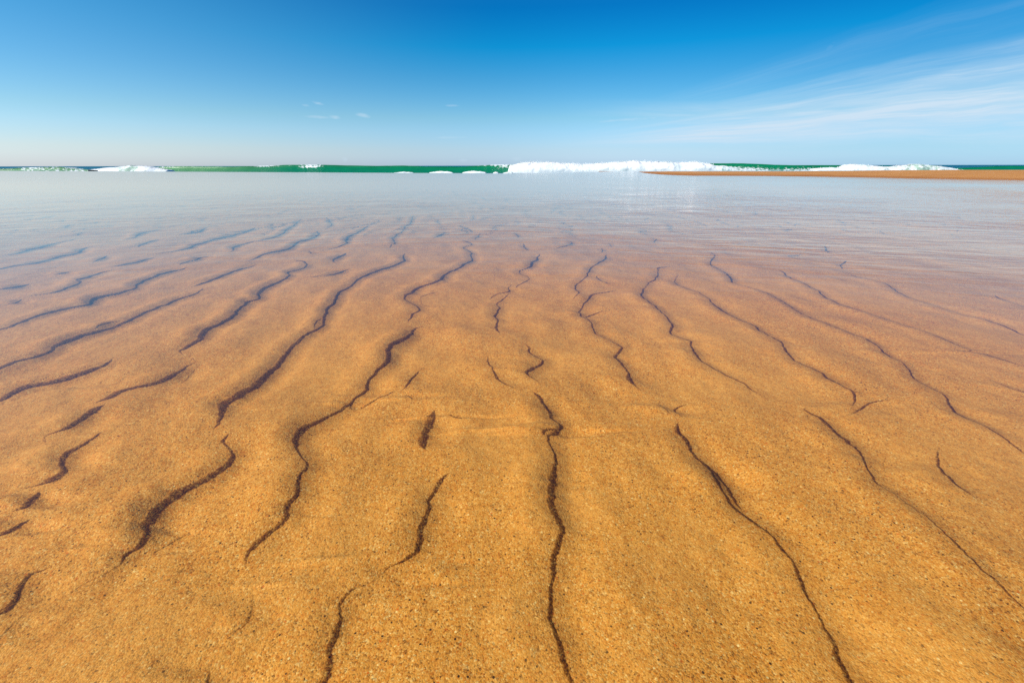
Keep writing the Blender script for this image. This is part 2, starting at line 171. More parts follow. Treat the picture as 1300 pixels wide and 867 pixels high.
class NT:
    """tiny wrapper that makes node graphs readable"""
    def __init__(s, tree): s.t = tree; tree.nodes.clear()
    def n(s, kind, props=None, **ins):
        nd = s.t.nodes.new(kind)
        for k, v in (props or {}).items(): setattr(nd, k, v)
        for k, v in ins.items():
            key = int(k[1:]) if k[0] == '_' and k[1:].isdigit() else k.replace('_', ' ')
            s.set(nd.inputs[key], v)
        return nd
    def set(s, sock, v):
        if isinstance(v, bpy.types.NodeSocket): s.t.links.new(v, sock)
        else: sock.default_value = v
    def m(s, op, a, b=0.0, c=0.0, clamp=False):
        nd = s.t.nodes.new('ShaderNodeMath'); nd.operation = op; nd.use_clamp = clamp
        s.set(nd.inputs[0], a); s.set(nd.inputs[1], b); s.set(nd.inputs[2], c)
        return nd.outputs[0]
    def ss(s, x, a, b):
        nd = s.t.nodes.new('ShaderNodeMapRange'); nd.interpolation_type = 'SMOOTHSTEP'
        s.set(nd.inputs[0], x); nd.inputs[1].default_value = a; nd.inputs[2].default_value = b
        return nd.outputs[0]
    def mix(s, f, a, b, blend='MIX'):
        nd = s.t.nodes.new('ShaderNodeMix'); nd.data_type = 'RGBA'; nd.blend_type = blend
        s.set(nd.inputs[0], f); s.set(nd.inputs[6], a); s.set(nd.inputs[7], b)
        return nd.outputs[2]
    def ramp(s, x, stops, interp='LINEAR'):
        nd = s.t.nodes.new('ShaderNodeValToRGB'); s.set(nd.inputs[0], x)
        cr = nd.color_ramp; cr.interpolation = interp
        while len(cr.elements) < len(stops): cr.elements.new(0.5)
        for e, (p, c) in zip(cr.elements, stops):
            e.position = p; e.color = c if len(c) == 4 else (*c, 1)
        return nd.outputs[0]
    def noise(s, vec, scale, detail=2.0, rough=0.5, dist=0.0):
        return s.n('ShaderNodeTexNoise', Vector=vec, Scale=scale, Detail=detail, Roughness=rough, Distortion=dist).outputs[0]

def material(name):
    m = bpy.data.materials.new(name); m.use_nodes = True
    return m, NT(m.node_tree)

G = lambda v: (v, v, v)

# ------------------------------------------------------------------ materials
def sand_material(name, wet=True):
    m, t = material(name)
    pos = t.n('ShaderNodeTexCoord').outputs['Object']
    fine = t.n('ShaderNodeTexVoronoi', {'feature': 'F1'}, Vector=pos, Scale=880.0)
    mid = t.n('ShaderNodeTexVoronoi', {'feature': 'F1'}, Vector=pos, Scale=520.0)
    big = t.n('ShaderNodeTexVoronoi', {'feature': 'F1'}, Vector=pos, Scale=240.0)
    rnd = t.n('ShaderNodeSeparateColor', Color=fine.outputs['Color']).outputs[0]
    rnd2 = t.n('ShaderNodeSeparateColor', Color=mid.outputs['Color']).outputs[0]
    rnd3 = t.n('ShaderNodeSeparateColor', Color=big.outputs['Color']).outputs[1]
    grain = t.ramp(rnd, [(0.0, (0.07, 0.035, 0.012)), (0.09, (0.09, 0.045, 0.015)), (0.12, (0.50, 0.20, 0.030)),
                         (0.30, (0.62, 0.27, 0.050)), (0.62, (0.69, 0.345, 0.090)), (0.90, (0.74, 0.41, 0.150)), (0.97, (0.86, 0.66, 0.38)), (1.0, (0.9, 0.76, 0.5))])
    grain2 = t.ramp(rnd2, [(0.0, (0.13, 0.05, 0.012)), (0.05, (0.15, 0.06, 0.015)), (0.08, (0.52, 0.16, 0.015)), (0.2, (0.60, 0.22, 0.025)),
                           (0.40, (0.66, 0.32, 0.075)), (0.75, (0.70, 0.36, 0.10)), (0.94, (0.74, 0.42, 0.16)), (1.0, (0.88, 0.7, 0.45))])
    col = t.mix(0.50, grain, grain2)
    # sparse coarse grains: dark, rusty and quartz
    gate = t.m('LESS_THAN', big.outputs['Distance'], 0.26)
    col = t.mix(t.m('MULTIPLY', gate, t.m('LESS_THAN', rnd3, 0.06)), col, (0.06, 0.03, 0.015, 1))
    col = t.mix(t.m('MULTIPLY', gate, t.m('MULTIPLY', t.m('GREATER_THAN', rnd3, 0.965), 0.85)), col, (0.60, 0.14, 0.015, 1))
    col = t.mix(t.m('MULTIPLY', gate, t.m('MULTIPLY', t.m('COMPARE', rnd3, 0.5, 0.010), 0.8)), col, (0.92, 0.8, 0.58, 1))
    # broad colour drift of the sand: honey to paler tan
    n1 = t.noise(pos, 3.2, 4.0, 0.6)
    n2 = t.noise(pos, 22.0, 4.0, 0.6)
    n3 = t.noise(pos, 110.0, 3.0, 0.6)
    col = t.mix(t.m('MULTIPLY', t.ss(n1, 0.42, 0.62), 0.35), col, (0.72, 0.39, 0.14, 1))
    col = t.mix(t.m('MULTIPLY', t.ss(n2, 0.50, 0.72), 0.40), col, t.mix(1.0, col, (0.86, 0.76, 0.58, 1), 'MULTIPLY'))
    col = t.mix(t.m('MULTIPLY', t.ss(n3, 0.45, 0.70), 0.45), col, t.mix(1.0, col, (0.80, 0.66, 0.42, 1), 'MULTIPLY'))
    if wet:
        col = t.mix(1.0, col, (0.985, 0.84, 0.40, 1), 'MULTIPLY')
        # shade of the ripple slip faces painted into the colour, with dark heavy minerals
        a = t.n('ShaderNodeAttribute', {'attribute_name': 'slip_shade'}).outputs['Fac']
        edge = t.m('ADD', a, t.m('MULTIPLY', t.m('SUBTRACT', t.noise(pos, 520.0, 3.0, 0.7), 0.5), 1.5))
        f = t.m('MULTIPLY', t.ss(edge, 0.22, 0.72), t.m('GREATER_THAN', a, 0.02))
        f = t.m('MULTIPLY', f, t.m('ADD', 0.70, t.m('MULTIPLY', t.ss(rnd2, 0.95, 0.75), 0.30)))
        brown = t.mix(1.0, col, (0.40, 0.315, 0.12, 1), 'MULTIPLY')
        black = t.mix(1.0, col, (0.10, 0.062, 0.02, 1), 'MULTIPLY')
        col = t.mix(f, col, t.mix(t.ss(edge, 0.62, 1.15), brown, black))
        stain = t.n('ShaderNodeAttribute', {'attribute_name': 'stain'}).outputs['Fac']
        col = t.mix(t.m('MULTIPLY', stain, 0.45, clamp=True), col, t.mix(1.0, col, (0.68, 0.55, 0.40, 1), 'MULTIPLY'))
        h = t.m('ADD', t.m('MULTIPLY', fine.outputs['Distance'], -0.6), t.m('MULTIPLY', mid.outputs['Distance'], -1.0))
        h = t.m('ADD', h, t.m('MULTIPLY', n3, 1.6))
        bump = t.n('ShaderNodeBump', Strength=0.40, Distance=0.0007, Height=h).outputs[0]
    else:
        bump = t.n('ShaderNodeBump', Strength=0.5, Distance=0.02, Height=t.noise(pos, 6.0, 8.0, 0.7)).outputs[0]
        col = t.mix(1.0, col, (0.90, 0.80, 0.72, 1), 'MULTIPLY')
        zz = t.n('ShaderNodeSeparateXYZ', Vector=pos).outputs[2]
        soak = t.ss(t.m('ADD', zz, t.m('MULTIPLY', t.noise(pos, 0.7, 4.0, 0.6), 0.05)), 0.075, 0.035)
        col = t.mix(soak, col, t.mix(1.0, col, (0.74, 0.66, 0.60, 1), 'MULTIPLY'))
        drift = t.noise(t.n('ShaderNodeMapping', Vector=pos, Scale=(0.35, 1.5, 1)).outputs[0], 0.8, 5.0, 0.65)
        col = t.mix(t.ss(drift, 0.4, 0.7), col, t.mix(1.0, col, (0.86, 0.82, 0.78, 1), 'MULTIPLY'))
    b = t.n('ShaderNodeBsdfPrincipled', Base_Color=col, Roughness=0.75, Normal=bump)
    b.inputs['Specular IOR Level'].default_value = 0.12
    t.n('ShaderNodeOutputMaterial', Surface=b.outputs[0])
    return m

def pool_material():
    m, t = material('still_pool_water')
    pos = t.n('ShaderNodeTexCoord').outputs['Object']
    sep = t.n('ShaderNodeSeparateXYZ', Vector=pos)
    x, y = sep.outputs[0], sep.outputs[1]
    # wavelets whose crests bend round the calm middle of the pool
    ax = t.m('SQRT', t.m('ADD', t.m('MULTIPLY', x, x), 0.4))
    vv = t.m('ADD', t.m('MULTIPLY', y, 0.95), t.m('MULTIPLY', ax, 0.30))
    uu = t.m('SUBTRACT', t.m('MULTIPLY', x, 0.27), t.m('MULTIPLY', y, 0.06))
    dom = t.n('ShaderNodeCombineXYZ', X=uu, Y=vv, Z=0.0).outputs[0]
    ripple = t.noise(dom, 11.0, 3.5, 0.55, 0.5)
    swell = t.noise(pos, 1.7, 2.0, 0.5)
    h = t.m('ADD', t.m('MULTIPLY', ripple, 0.34), t.m('MULTIPLY', swell, 0.45))
    calm = t.ss(y, 0.7, 3.0)                       # breeze only reaches the open water
    patch = t.m('ADD', 0.45, t.m('MULTIPLY', t.ss(t.noise(pos, 0.55, 2.0), 0.35, 0.65), 0.75))
    side = t.m('ADD', 0.8, t.m('MULTIPLY', t.ss(x, 0.2, 1.8), 1.5))
    amp = t.m('MULTIPLY', t.m('MULTIPLY', t.m('MULTIPLY', calm, patch), side), t.m('SUBTRACT', 1.0, t.m('MULTIPLY', t.ss(y, 3.5, 9.0), 0.85)))
    h = t.m('MULTIPLY', h, amp)
    bump = t.n('ShaderNodeBump', Strength=1.0, Distance=0.014, Height=h).outputs[0]
    back = t.n('ShaderNodeNewGeometry').outputs['Backfacing']      # same loss for light passing up or down
    ior = t.m('ADD', 1.33, t.m('MULTIPLY', back, 1 / 1.33 - 1.33))
    fr = t.n('ShaderNodeFresnel', IOR=ior, Normal=bump).outputs[0]
    gl = t.n('ShaderNodeBsdfGlossy', {'distribution': 'GGX'}, Color=(1, 1, 1, 1), Roughness=t.m('ADD', 0.03, t.m('MULTIPLY', t.ss(y, 2.0, 14.0), 0.045)), Normal=bump)
    tr = t.n('ShaderNodeBsdfTransparent', Color=(0.985, 0.99, 0.99, 1))
    mx = t.n('ShaderNodeMixShader', _0=fr, _1=tr.outputs[0], _2=gl.outputs[0])
    t.n('ShaderNodeOutputMaterial', Surface=mx.outputs[0])
    return m

def sea_material():
    m, t = material('open_sea')
    pos = t.n('ShaderNodeTexCoord').outputs['Object']
    st = t.n('ShaderNodeMapping', Vector=pos, Scale=(0.25, 1.0, 1.0)).outputs[0]
    n = t.noise(st, 0.35, 6.0, 0.6)
    col = t.mix(t.ss(n, 0.35, 0.7), (0.003, 0.10, 0.165, 1), (0.006, 0.16, 0.21, 1))
    bump = t.n('ShaderNodeBump', Strength=1.0, Distance=1.2, Height=n).outputs[0]
    b = t.n('ShaderNodeBsdfPrincipled', Base_Color=col, Roughness=0.55, Normal=bump)
    b.inputs['Specular IOR Level'].default_value = 0.2
    t.n('ShaderNodeOutputMaterial', Surface=b.outputs[0])
    return m

def foam_nodes(t, pos, scale):
    n = t.noise(pos, scale, 8.0, 0.65)
    return n

def wave_material():
    m, t = material('green_wave_water')
    pos = t.n('ShaderNodeTexCoord').outputs['Object']
    st = t.n('ShaderNodeMapping', Vector=pos, Scale=(0.18, 1.0, 1.3)).outputs[0]
    n = t.noise(st, 1.3, 5.0, 0.6)
    sandy = t.n('ShaderNodeAttribute', {'attribute_name': 'sandy'}).outputs['Fac']
    foam = t.n('ShaderNodeAttribute', {'attribute_name': 'foam'}).outputs['Fac']
    base = t.mix(n, (0.0015, 0.115, 0.050, 1), (0.003, 0.235, 0.095, 1))
    base = t.mix(sandy, base, (0.085, 0.255, 0.095, 1))
    fn = t.noise(t.n('ShaderNodeMapping', Vector=pos, Scale=(0.9, 1.0, 1.6)).outputs[0], 2.0, 7.0, 0.68)
    f = t.ss(t.m('ADD', fn, t.m('MULTIPLY', foam, 0.42)), 0.66, 0.80)
    f = t.m('MULTIPLY', f, t.ss(foam, 0.02, 0.25))
    col = t.mix(f, base, (0.86, 0.88, 0.86, 1))
    bump = t.n('ShaderNodeBump', Strength=0.6, Distance=0.12, Height=t.m('ADD', n, t.m('MULTIPLY', f, 0.5))).outputs[0]
    b = t.n('ShaderNodeBsdfPrincipled', Base_Color=col, Roughness=0.32, Normal=bump)
    b.inputs['Specular IOR Level'].default_value = 0.25
    b.inputs['Subsurface Weight'].default_value = 0.0
    t.n('ShaderNodeOutputMaterial', Surface=b.outputs[0])
    return m

def foam_material():
    m, t = material('white_foam')
    pos = t.n('ShaderNodeTexCoord').outputs['Object']
    n = t.noise(pos, 2.2, 9.0, 0.7)
    thin = t.n('ShaderNodeAttribute', {'attribute_name': 'thin'}).outputs['Fac']
    g = t.ss(t.m('ADD', t.noise(pos, 1.1, 6.0, 0.7), t.m('MULTIPLY', thin, 0.35)), 0.66, 0.82)
    col = t.mix(t.ss(t.noise(pos, 0.45, 3.0, 0.55), 0.42, 0.70), (0.88, 0.88, 0.85, 1), (0.66, 0.73, 0.70, 1))
    col = t.mix(t.m('MULTIPLY', g, 0.75), col, (0.16, 0.33, 0.20, 1))
    bump = t.n('ShaderNodeBump', Strength=0.4, Distance=0.10, Height=n).outputs[0]
    # torn upper edge: thrown water with holes in it
    rag = t.n('ShaderNodeAttribute', {'attribute_name': 'ragged'}).outputs['Fac']
    hole = t.noise(t.n('ShaderNodeMapping', Vector=pos, Scale=(0.8, 1.0, 1.2)).outputs[0], 5.0, 6.0, 0.7)
    al = t.ss(t.m('SUBTRACT', t.m('ADD', hole, 0.35), t.m('MULTIPLY', rag, 0.52)), 0.28, 0.46)
    b = t.n('ShaderNodeBsdfPrincipled', Base_Color=col, Roughness=0.8, Normal=bump, Alpha=al)
    t.n('ShaderNodeOutputMaterial', Surface=b.outputs[0])
    return m

M_SAND = sand_material('wet_rippled_sand', True)
M_BANK = sand_material('damp_bank_sand', False)
M_POOL = pool_material(); M_SEA = sea_material(); M_WAVE = wave_material(); M_FOAM = foam_material()

# ------------------------------------------------------------------ beach with ripples
def lip(x):                                   # where the beach terrace tips down to the sea
    return 22.5 + 0.43 * np.clip(-x, 0, 60) + 1.1 * np.clip(x, 0, 8) + 0.10 * np.clip(x - 8, 0, 60)

rows = [-1.2]
while rows[-1] < 0.2: rows.append(rows[-1] + (0.02 if rows[-1] < 0.0 else 0.006))
while rows[-1] < 150: rows.append(rows[-1] + min(0.0032 * rows[-1] * (1 + 0.38 * rows[-1]), 2.5))
ry = np.array(rows)
NC = 2200
s = np.linspace(-1, 1, NC)
s = s * (0.70 + 0.30 * s * s)
half = 0.78 + 1.22 * np.clip(ry, 0, None)
Y = np.repeat(ry[:, None], NC, 1); X = s[None, :] * half[:, None]
lp = lip(X)
Z = -0.013 + 0 * X
Z += 0.0070 * fbm(X * 4.5, Y * 3.2, 31, 3) * sstep(14, 2, Y) + 0.0048 * fbm(X * 11, Y * 8.5, 57, 4, 0.42) * sstep(6, 2, Y)
Z += 0.0005 * fbm(X * 80, Y * 80, 83, 3, 0.6) * sstep(3, 1, Y)
for bx, by, bw, bl, bh in ((-0.128, 0.99, 0.045, 0.07, 0.007), (0.085, 1.02, 0.05, 0.06, 0.006), (-0.02, 0.93, 0.05, 0.07, 0.006), (0.21, 0.74, 0.05, 0.05, 0.006), (-0.10, 0.66, 0.05, 0.05, 0.007), (0.16, 0.55, 0.05, 0.05, 0.005), (-0.25, 0.88, 0.05, 0.08, 0.005), (0.36, 0.60, 0.05, 0.06, 0.006), (0.52, 0.62, 0.05, 0.06, 0.005), (-0.27, 0.45, 0.05, 0.05, 0.006)):
    Z += bh * np.exp(-((X - bx) / bw) ** 2 - ((Y - by) / bl) ** 2)
fall = np.clip(Y - lp, 0, None)
Z -= 0.034 * fall * sstep(0, 4, fall)
SHADE = np.zeros_like(X); STAIN = np.zeros_like(X)

lines = [np.array(l, float) for l in RIPPLES]
# further ripples of the same family on the open flat and beyond the surveyed strip
x0 = -11.0
while x0 < 11.0:
    x0 += random.uniform(0.10, 0.20)
    y = 0.25
    while y < 8.0:
        ln_ = random.uniform(0.25, 0.9) * (0.6 + 0.25 * y); gap = random.uniform(0.02, 0.35)
        ys = np.arange(y, y + ln_, 0.03)
        xs = x0 + 0.05 * np.cumsum(RNG.uniform(-1, 1, len(ys))) * 0.55 + 0.03 * np.sin(ys * 4 + x0 * 5)
        keep = (ys > 2.6) | (np.abs(xs) > 0.36 + 1.20 * ys)
        wmax = random.uniform(0.003, 0.010)
        wd = wmax * np.sin(np.pi * np.linspace(0.02, 0.98, len(ys))) ** 0.6 * keep
        if keep.sum() > 5 and np.abs(xs).min() < 1.35 * ys.max() + 0.6:
            lines.append(np.stack([xs, ys, wd], 1))
        y += ln_ + gap
for k, l in enumerate(lines):
    # smooth the surveyed polyline (Catmull-Rom) before cutting it into the sand
    if len(l) > 2 and len(l) < 60:
        pts = np.vstack([2 * l[0] - l[1], l, 2 * l[-1] - l[-2]])
        u = np.linspace(0, 1, 12, endpoint=False)[:, None]; out = []
        for j in range(1, len(pts) - 2):
            p0, p1, p2, p3 = pts[j - 1:j + 3]
            out.append(0.5 * (2 * p1 + (p2 - p0) * u + (2 * p0 - 5 * p1 + 4 * p2 - p3) * u ** 2 + (3 * p1 - p0 - 3 * p2 + p3) * u ** 3))
        l = np.vstack(out + [l[-1:]])
    l = l[np.argsort(l[:, 1], kind='stable')]
    y0, y1 = l[0, 1], l[-1, 1]
    idx = np.where((ry >= y0) & (ry <= y1))[0]
    if len(idx) < 2: continue
    yy = ry[idx]
    xl = np.interp(yy, l[:, 1], l[:, 0]); wl = np.interp(yy, l[:, 1], l[:, 2])
    # keep corners natural
    slope = np.gradient(xl, yy) if len(yy) > 2 else np.zeros_like(yy)
    cs = np.maximum(1 / np.sqrt(1 + slope ** 2), 0.40)
    L = y1 - y0
    tl_ = min(0.15, 0.030 * (0.4 + y0) / L)
    tap = sstep(0, tl_, (yy - y0) / L) * sstep(0, tl_, (y1 - yy) / L)
    wl = wl * (0.25 + 0.75 * tap) * (0.92 - 0.42 * sstep(0.55, 1.3, yy)) * (1 + 0.35 * fbm(yy * 22 / (0.5 + yy), yy * 0 + k * 1.7, 47, 3))
    fq = 55 / (0.5 + yy)
    edge = (0.30 * wl + 0.0030 * (0.5 + yy) + np.minimum(0.0035 * yy ** 2, 0.022)) * fbm(yy * fq, yy * 0 + k * 3.3, 91, 4, 0.75)
    c0 = np.searchsorted(s, ((xl - 0.5).min()) / half[idx].min() if xl.min() < 0.5 else -1)
    xm, xM = xl.min() - 0.32, xl.max() + 0.32
    lo = min(xm / half[idx[0]], xm / half[idx[-1]]); hi = max(xM / half[idx[0]], xM / half[idx[-1]])
    a, b = max(0, np.searchsorted(s, lo)), min(NC, np.searchsorted(s, hi) + 1)
    if b - a < 3: continue
    d = X[idx[0]:idx[-1] + 1, a:b] - (xl + edge)[:, None]
    cell = 2.0 * half[idx] / NC
    w = np.maximum(np.maximum(wl, 5e-4), np.maximum(cell * 1.25, np.abs(slope) * np.gradient(ry)[idx] * 1.5))[:, None] * (1 + 0.22 * vnoise(yy * fq * 1.7, yy * 0 + k, 17))[:, None]
    d = d * cs[:, None]; w = w * cs[:, None]          # measured square to the line
    soft = 0.24 * w + 0.0004
    band = (0.72 * sstep(-w * 0.72 - 0.0008, -w * 0.10, d) + 0.28 * sstep(-w * 0.2, w * 0.42, d)) * sstep(w / 2 + soft * .75, w / 2 - soft * .35, d)  # painted slip-face shade: fades in from the left, darkest at the sharp right edge
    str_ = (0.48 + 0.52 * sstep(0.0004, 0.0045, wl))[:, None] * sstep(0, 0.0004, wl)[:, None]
    SHADE[idx[0]:idx[-1] + 1, a:b] = np.maximum(SHADE[idx[0]:idx[-1] + 1, a:b], band * str_)
    sp = w * 1.0 + 0.004
    halo = sstep(-sp * 1.2, 0, d) * np.exp(-np.clip(d, 0, None) / (sp * 1.5)) * str_ * 0.75 * sstep(1.6, 0.6, yy)[:, None] * (0.5 + 0.5 * vnoise(d * 60, Y[idx[0]:idx[-1] + 1, a:b] * 25, 5))
    STAIN[idx[0]:idx[-1] + 1, a:b] = np.maximum(STAIN[idx[0]:idx[-1] + 1, a:b], halo)
    tr_ = min(0.45, 0.11 * (0.4 + y0) / L)
    rtap = sstep(0, tr_, (yy - y0) / L) * sstep(0, tr_, (y1 - yy) / L)
    A = np.minimum(wl * cs * 0.22 + 0.0003, 0.0035)[:, None] * rtap[:, None]
    st = sstep(-w / 2, w / 2, d)
    t1, t2 = 0.045, 0.07
    dz = A * (0.5 * np.exp(np.clip(d + w / 2, None, 0) / t1) * (1 - st) - 0.5 * np.exp(-np.clip(d - w / 2, 0, None) / t2) * st)
    # broad rounded ridge upstream of the slip face, shallow hollow below it
    R_ = np.minimum(wl * 0.45 + 0.0022, 0.0070)[:, None] * rtap[:, None]
    q = np.clip(d + w / 2, None, 0); p_ = np.clip(d - w / 2, 0, None)
    dz = dz + R_ * ((np.exp(-((q + 0.022) / 0.026) ** 2) - 0.489 * np.exp(q / 0.012)) * 0.75 * (1 - st) - (np.exp(-((p_ - 0.018) / 0.022) ** 2) - 0.512 * np.exp(-p_ / 0.010)) * 0.65 * st)
    Z[idx[0]:idx[-1] + 1, a:b] += dz
SHADE *= 1 - 0.65 * sstep(2.3, 5.5, Y)
pt = fbm(X * 8, Y * 6.5, 203, 4, 0.6)
STAIN = np.maximum(STAIN, sstep(0.15, 0.55, pt) * 0.28)
Z = np.where(Y < lp, np.minimum(Z, -0.0022), Z)
rim = np.maximum(sstep(0.88, 1.0, np.abs(s))[None, :] + 0 * X, sstep(-0.9, -1.2, Y))
Z = np.where(Y < lp, Z * (1 - rim) - 0.031 * rim, Z)
beach = structure(grid_mesh('sand', X, Y, Z, M_SAND, {'slip_shade': SHADE, 'stain': STAIN}))

# one wide sheet of beach below and all around it, behind the camera and out to the sides
gx = np.linspace(-500, 500, 81); gy = np.concatenate([np.linspace(-500, 20, 60), np.linspace(26, 160, 40)])
GX, GY = np.meshgrid(gx, gy)
GZ = -0.0318 - 0.034 * np.clip(GY - lip(GX) + 1, 0, None)
structure(grid_mesh('beach_ground', GX, GY, GZ, M_SAND))

# ------------------------------------------------------------------ standing water on the beach terrace
wy = np.concatenate([np.linspace(-30, 0, 16), np.geomspace(0.2, 75, 120)])
ws = np.linspace(-1, 1, 121)
WY = np.repeat(wy[:, None], 121, 1); WX = ws[None, :] * (12 + 1.6 * np.clip(WY, 0, None))
fl = np.clip(WY - lip(WX), 0, None)
WZ = -0.034 * fl * sstep(0, 4, fl) * 1.0
keep = WZ.min(1) > SEA - 1.2
structure(grid_mesh('water', WX, WY, WZ, M_POOL))

# ------------------------------------------------------------------ sand bank on the right
B = np.array(BANK)
bs = np.linspace(0, 1, 160)
par = np.linspace(0, 1, len(B))
cols = np.array([np.interp(bs, par, B[:, i]) for i in range(5)])
rowsb = []
for tt in np.linspace(0, 1, 26):              # waterline to ridge
    e = tt
    zz = -0.03 + (cols[4] + 0.03) * np.sin(e * np.pi / 2) ** 0.9
    x_ = cols[0] + (cols[2] - cols[0]) * e; y_ = cols[1] - 0.9 + (cols[3] - cols[1] + 0.9) * e
    zz = np.where(e < 0.08, np.minimum(zz, -0.03 + (cols[4] + 0.03) * e * 2.2), zz)
    rowsb.append((x_, y_, zz))
for tt in np.linspace(0.08, 1, 14):           # ridge down to the back pool
    x_ = cols[2] * (1 + 0.25 * tt); y_ = cols[3] + 7 * tt + 0 * cols[3]
    zz = cols[4] - (cols[4] + 0.10) * tt ** 1.5
    rowsb.append((x_, y_, zz))
BX, BY, BZ = (np.array([r[i] for r in rowsb]) for i in range(3))
BZ = BZ + 0.006 * fbm(BX * 0.8, BY * 0.8, 77, 4) * sstep(0, 0.05, BZ)
structure(grid_mesh('sand_bank', BX, BY, BZ, M_BANK))

# ------------------------------------------------------------------ sea
sy = np.concatenate([np.linspace(52, 150, 30), np.geomspace(160, 9000, 60)])
ss_ = np.linspace(-1, 1, 121)
SY = np.repeat(sy[:, None], 121, 1); SX = ss_[None, :] * (120 + 2.2 * SY)
SZ = SEA + 0.10 * fbm(SX * 0.05, SY * 0.12, 5, 3) * sstep(120, 160, SY) * sstep(2500, 600, SY)
structure(grid_mesh('sea', SX, SY, SZ, M_SEA))

# ------------------------------------------------------------------ waves
def wave_sheet(name, crest, Y0, front=4.0, back=14.0, foam=None, sandy=None, parent=None, step=0.16, rough=0.03):
    c = np.array(crest); xs = np.arange(c[0, 0], c[-1, 0], step); zc = np.interp(xs, c[:, 0], c[:, 1])
    zc = zc + rough * fbm(xs * 0.8, xs * 0, 3, 4)
    n = len(xs); zb = SEA - 0.15
    ts = np.concatenate([np.linspace(0, 1, 26), 1 + np.linspace(0.06, 1, 14)])
    XX = np.repeat(xs[None, :], len(ts), 0); T = np.repeat(ts[:, None], n, 1)
    tf = np.clip(T, 0, 1); tb = np.clip(T - 1, 0, 1)
    bend = 1.2 * fbm(XX * 0.05, XX * 0, 41, 3)
    hgt = (zc - zb)[None, :]
    YY = Y0 + bend - front * (1 - tf) ** 1.4 * (0.6 + 0.4 * hgt) + back * tb - 0.25 * sstep(0.85, 1, tf) * (1 - tb)
    ZZ = zb + hgt * (tf ** 1.5) * (1 - sstep(0, 1, tb))
    ZZ += 0.035 * fbm(XX * 0.7, T * 4, 23, 3) * np.sin(np.pi * np.clip(tf, 0, 1))
    fo = foam(XX, T, ZZ) if foam else 0 * XX
    sa = sandy(XX, T) if sandy else 0 * XX
    return grid_mesh(name, XX, YY, ZZ, M_WAVE, {'foam': fo, 'sandy': sa}, parent)

def foam_roll(name, crest, Y0, depth=2.4, lumps=0.22, parent=None, thin=None, step=0.12, zb=None, seed=0):
    c = np.array(crest); xs = np.arange(c[0, 0], c[-1, 0], step); zc = np.interp(xs, c[:, 0], c[:, 1])
    zb = SEA - 0.12 if zb is None else zb
    th = np.linspace(0.0, np.pi, 40)
    XX = np.repeat(xs[None, :], len(th), 0); T = np.repeat(th[:, None], len(xs), 1)
    e = np.minimum(xs - xs[0], xs[-1] - xs); zc = zb + (zc - zb) * sstep(-0.15, 0.5, e) ** 0.6 - 0.25 * sstep(0.5, 0.0, e)
    hgt = np.clip(zc - zb, 0.02, None)[None, :]
    sc = np.clip(hgt / 1.6, 0.15, 1.2)
    disp = fbm(XX * 0.7, T * 2.2 + XX * 0.15, 101 + seed, 4, 0.55) * lumps * 1.0 * sc * np.sin(T) ** 0.5 + np.abs(fbm(XX * 2.6, T * 5, 131 + seed, 3)) * lumps * 0.25 * sc * np.sin(T)
    top = fbm(XX * 1.6, T * 1.1, 161 + seed, 4, 0.6) * 0.10 * sc
    ca, sa = np.cos(T), np.sin(T)
    YY = Y0 - (depth * (0.35 + 0.65 * sc)) * ca - disp * ca
    ZZ = zb + (hgt * np.abs(sa) ** 0.62) + disp * sa * 0.55 + top * sa
    XX = XX + 0.10 * fbm(XX * 1.9, T * 5, 191 + seed, 3)
    th_ = thin(XX, T) if thin else 0 * XX
    rel = np.clip((ZZ - zb) / hgt, 0, 2) * (hgt > 0.1)
    ZZ = ZZ + 0.10 * sc * sstep(0.8, 1.0, rel)
    return grid_mesh(name, XX, YY, ZZ, M_FOAM, {'thin': th_, 'ragged': sstep(0.72, 1.08, rel)}, parent)

def gauss(x, m, w): return np.exp(-((x - m) / w) ** 2)

def spray(name, parent, crest, Y0, n, lift):
    """flecks of water thrown above a breaking crest, small irregular blobs"""
    c = np.array(crest); V = []; Fc = []
    base = [(1, 0, 0), (-1, 0, 0), (0, 1, 0), (0, -1, 0), (0, 0, 1), (0, 0, -1)]
    tri = [(0, 2, 4), (2, 1, 4), (1, 3, 4), (3, 0, 4), (2, 0, 5), (1, 2, 5), (3, 1, 5), (0, 3, 5)]
    for _ in range(n):
        x = random.uniform(c[0, 0], c[-1, 0]); z = np.interp(x, c[:, 0], c[:, 1]) + abs(random.gauss(0, lift)) - 0.04
        y = Y0 + random.uniform(-1.4, 1.0); r = random.uniform(0.01, 0.042) if random.random() < .85 else random.uniform(0.04, 0.08)
        k = len(V)
        for b in base: V.append((x + b[0] * r * random.uniform(.6, 1.5), y + b[1] * r, z + b[2] * r * random.uniform(.6, 1.6)))
        Fc += [(k + i, k + j, k + l) for i, j, l in tri]
    me = bpy.data.meshes.new(name); me.from_pydata(V, [], Fc); me.materials.append(M_FOAM)
    o = bpy.data.objects.new(name, me); COL.objects.link(o); o.parent = parent; o['kind'] = 'stuff'
    return o

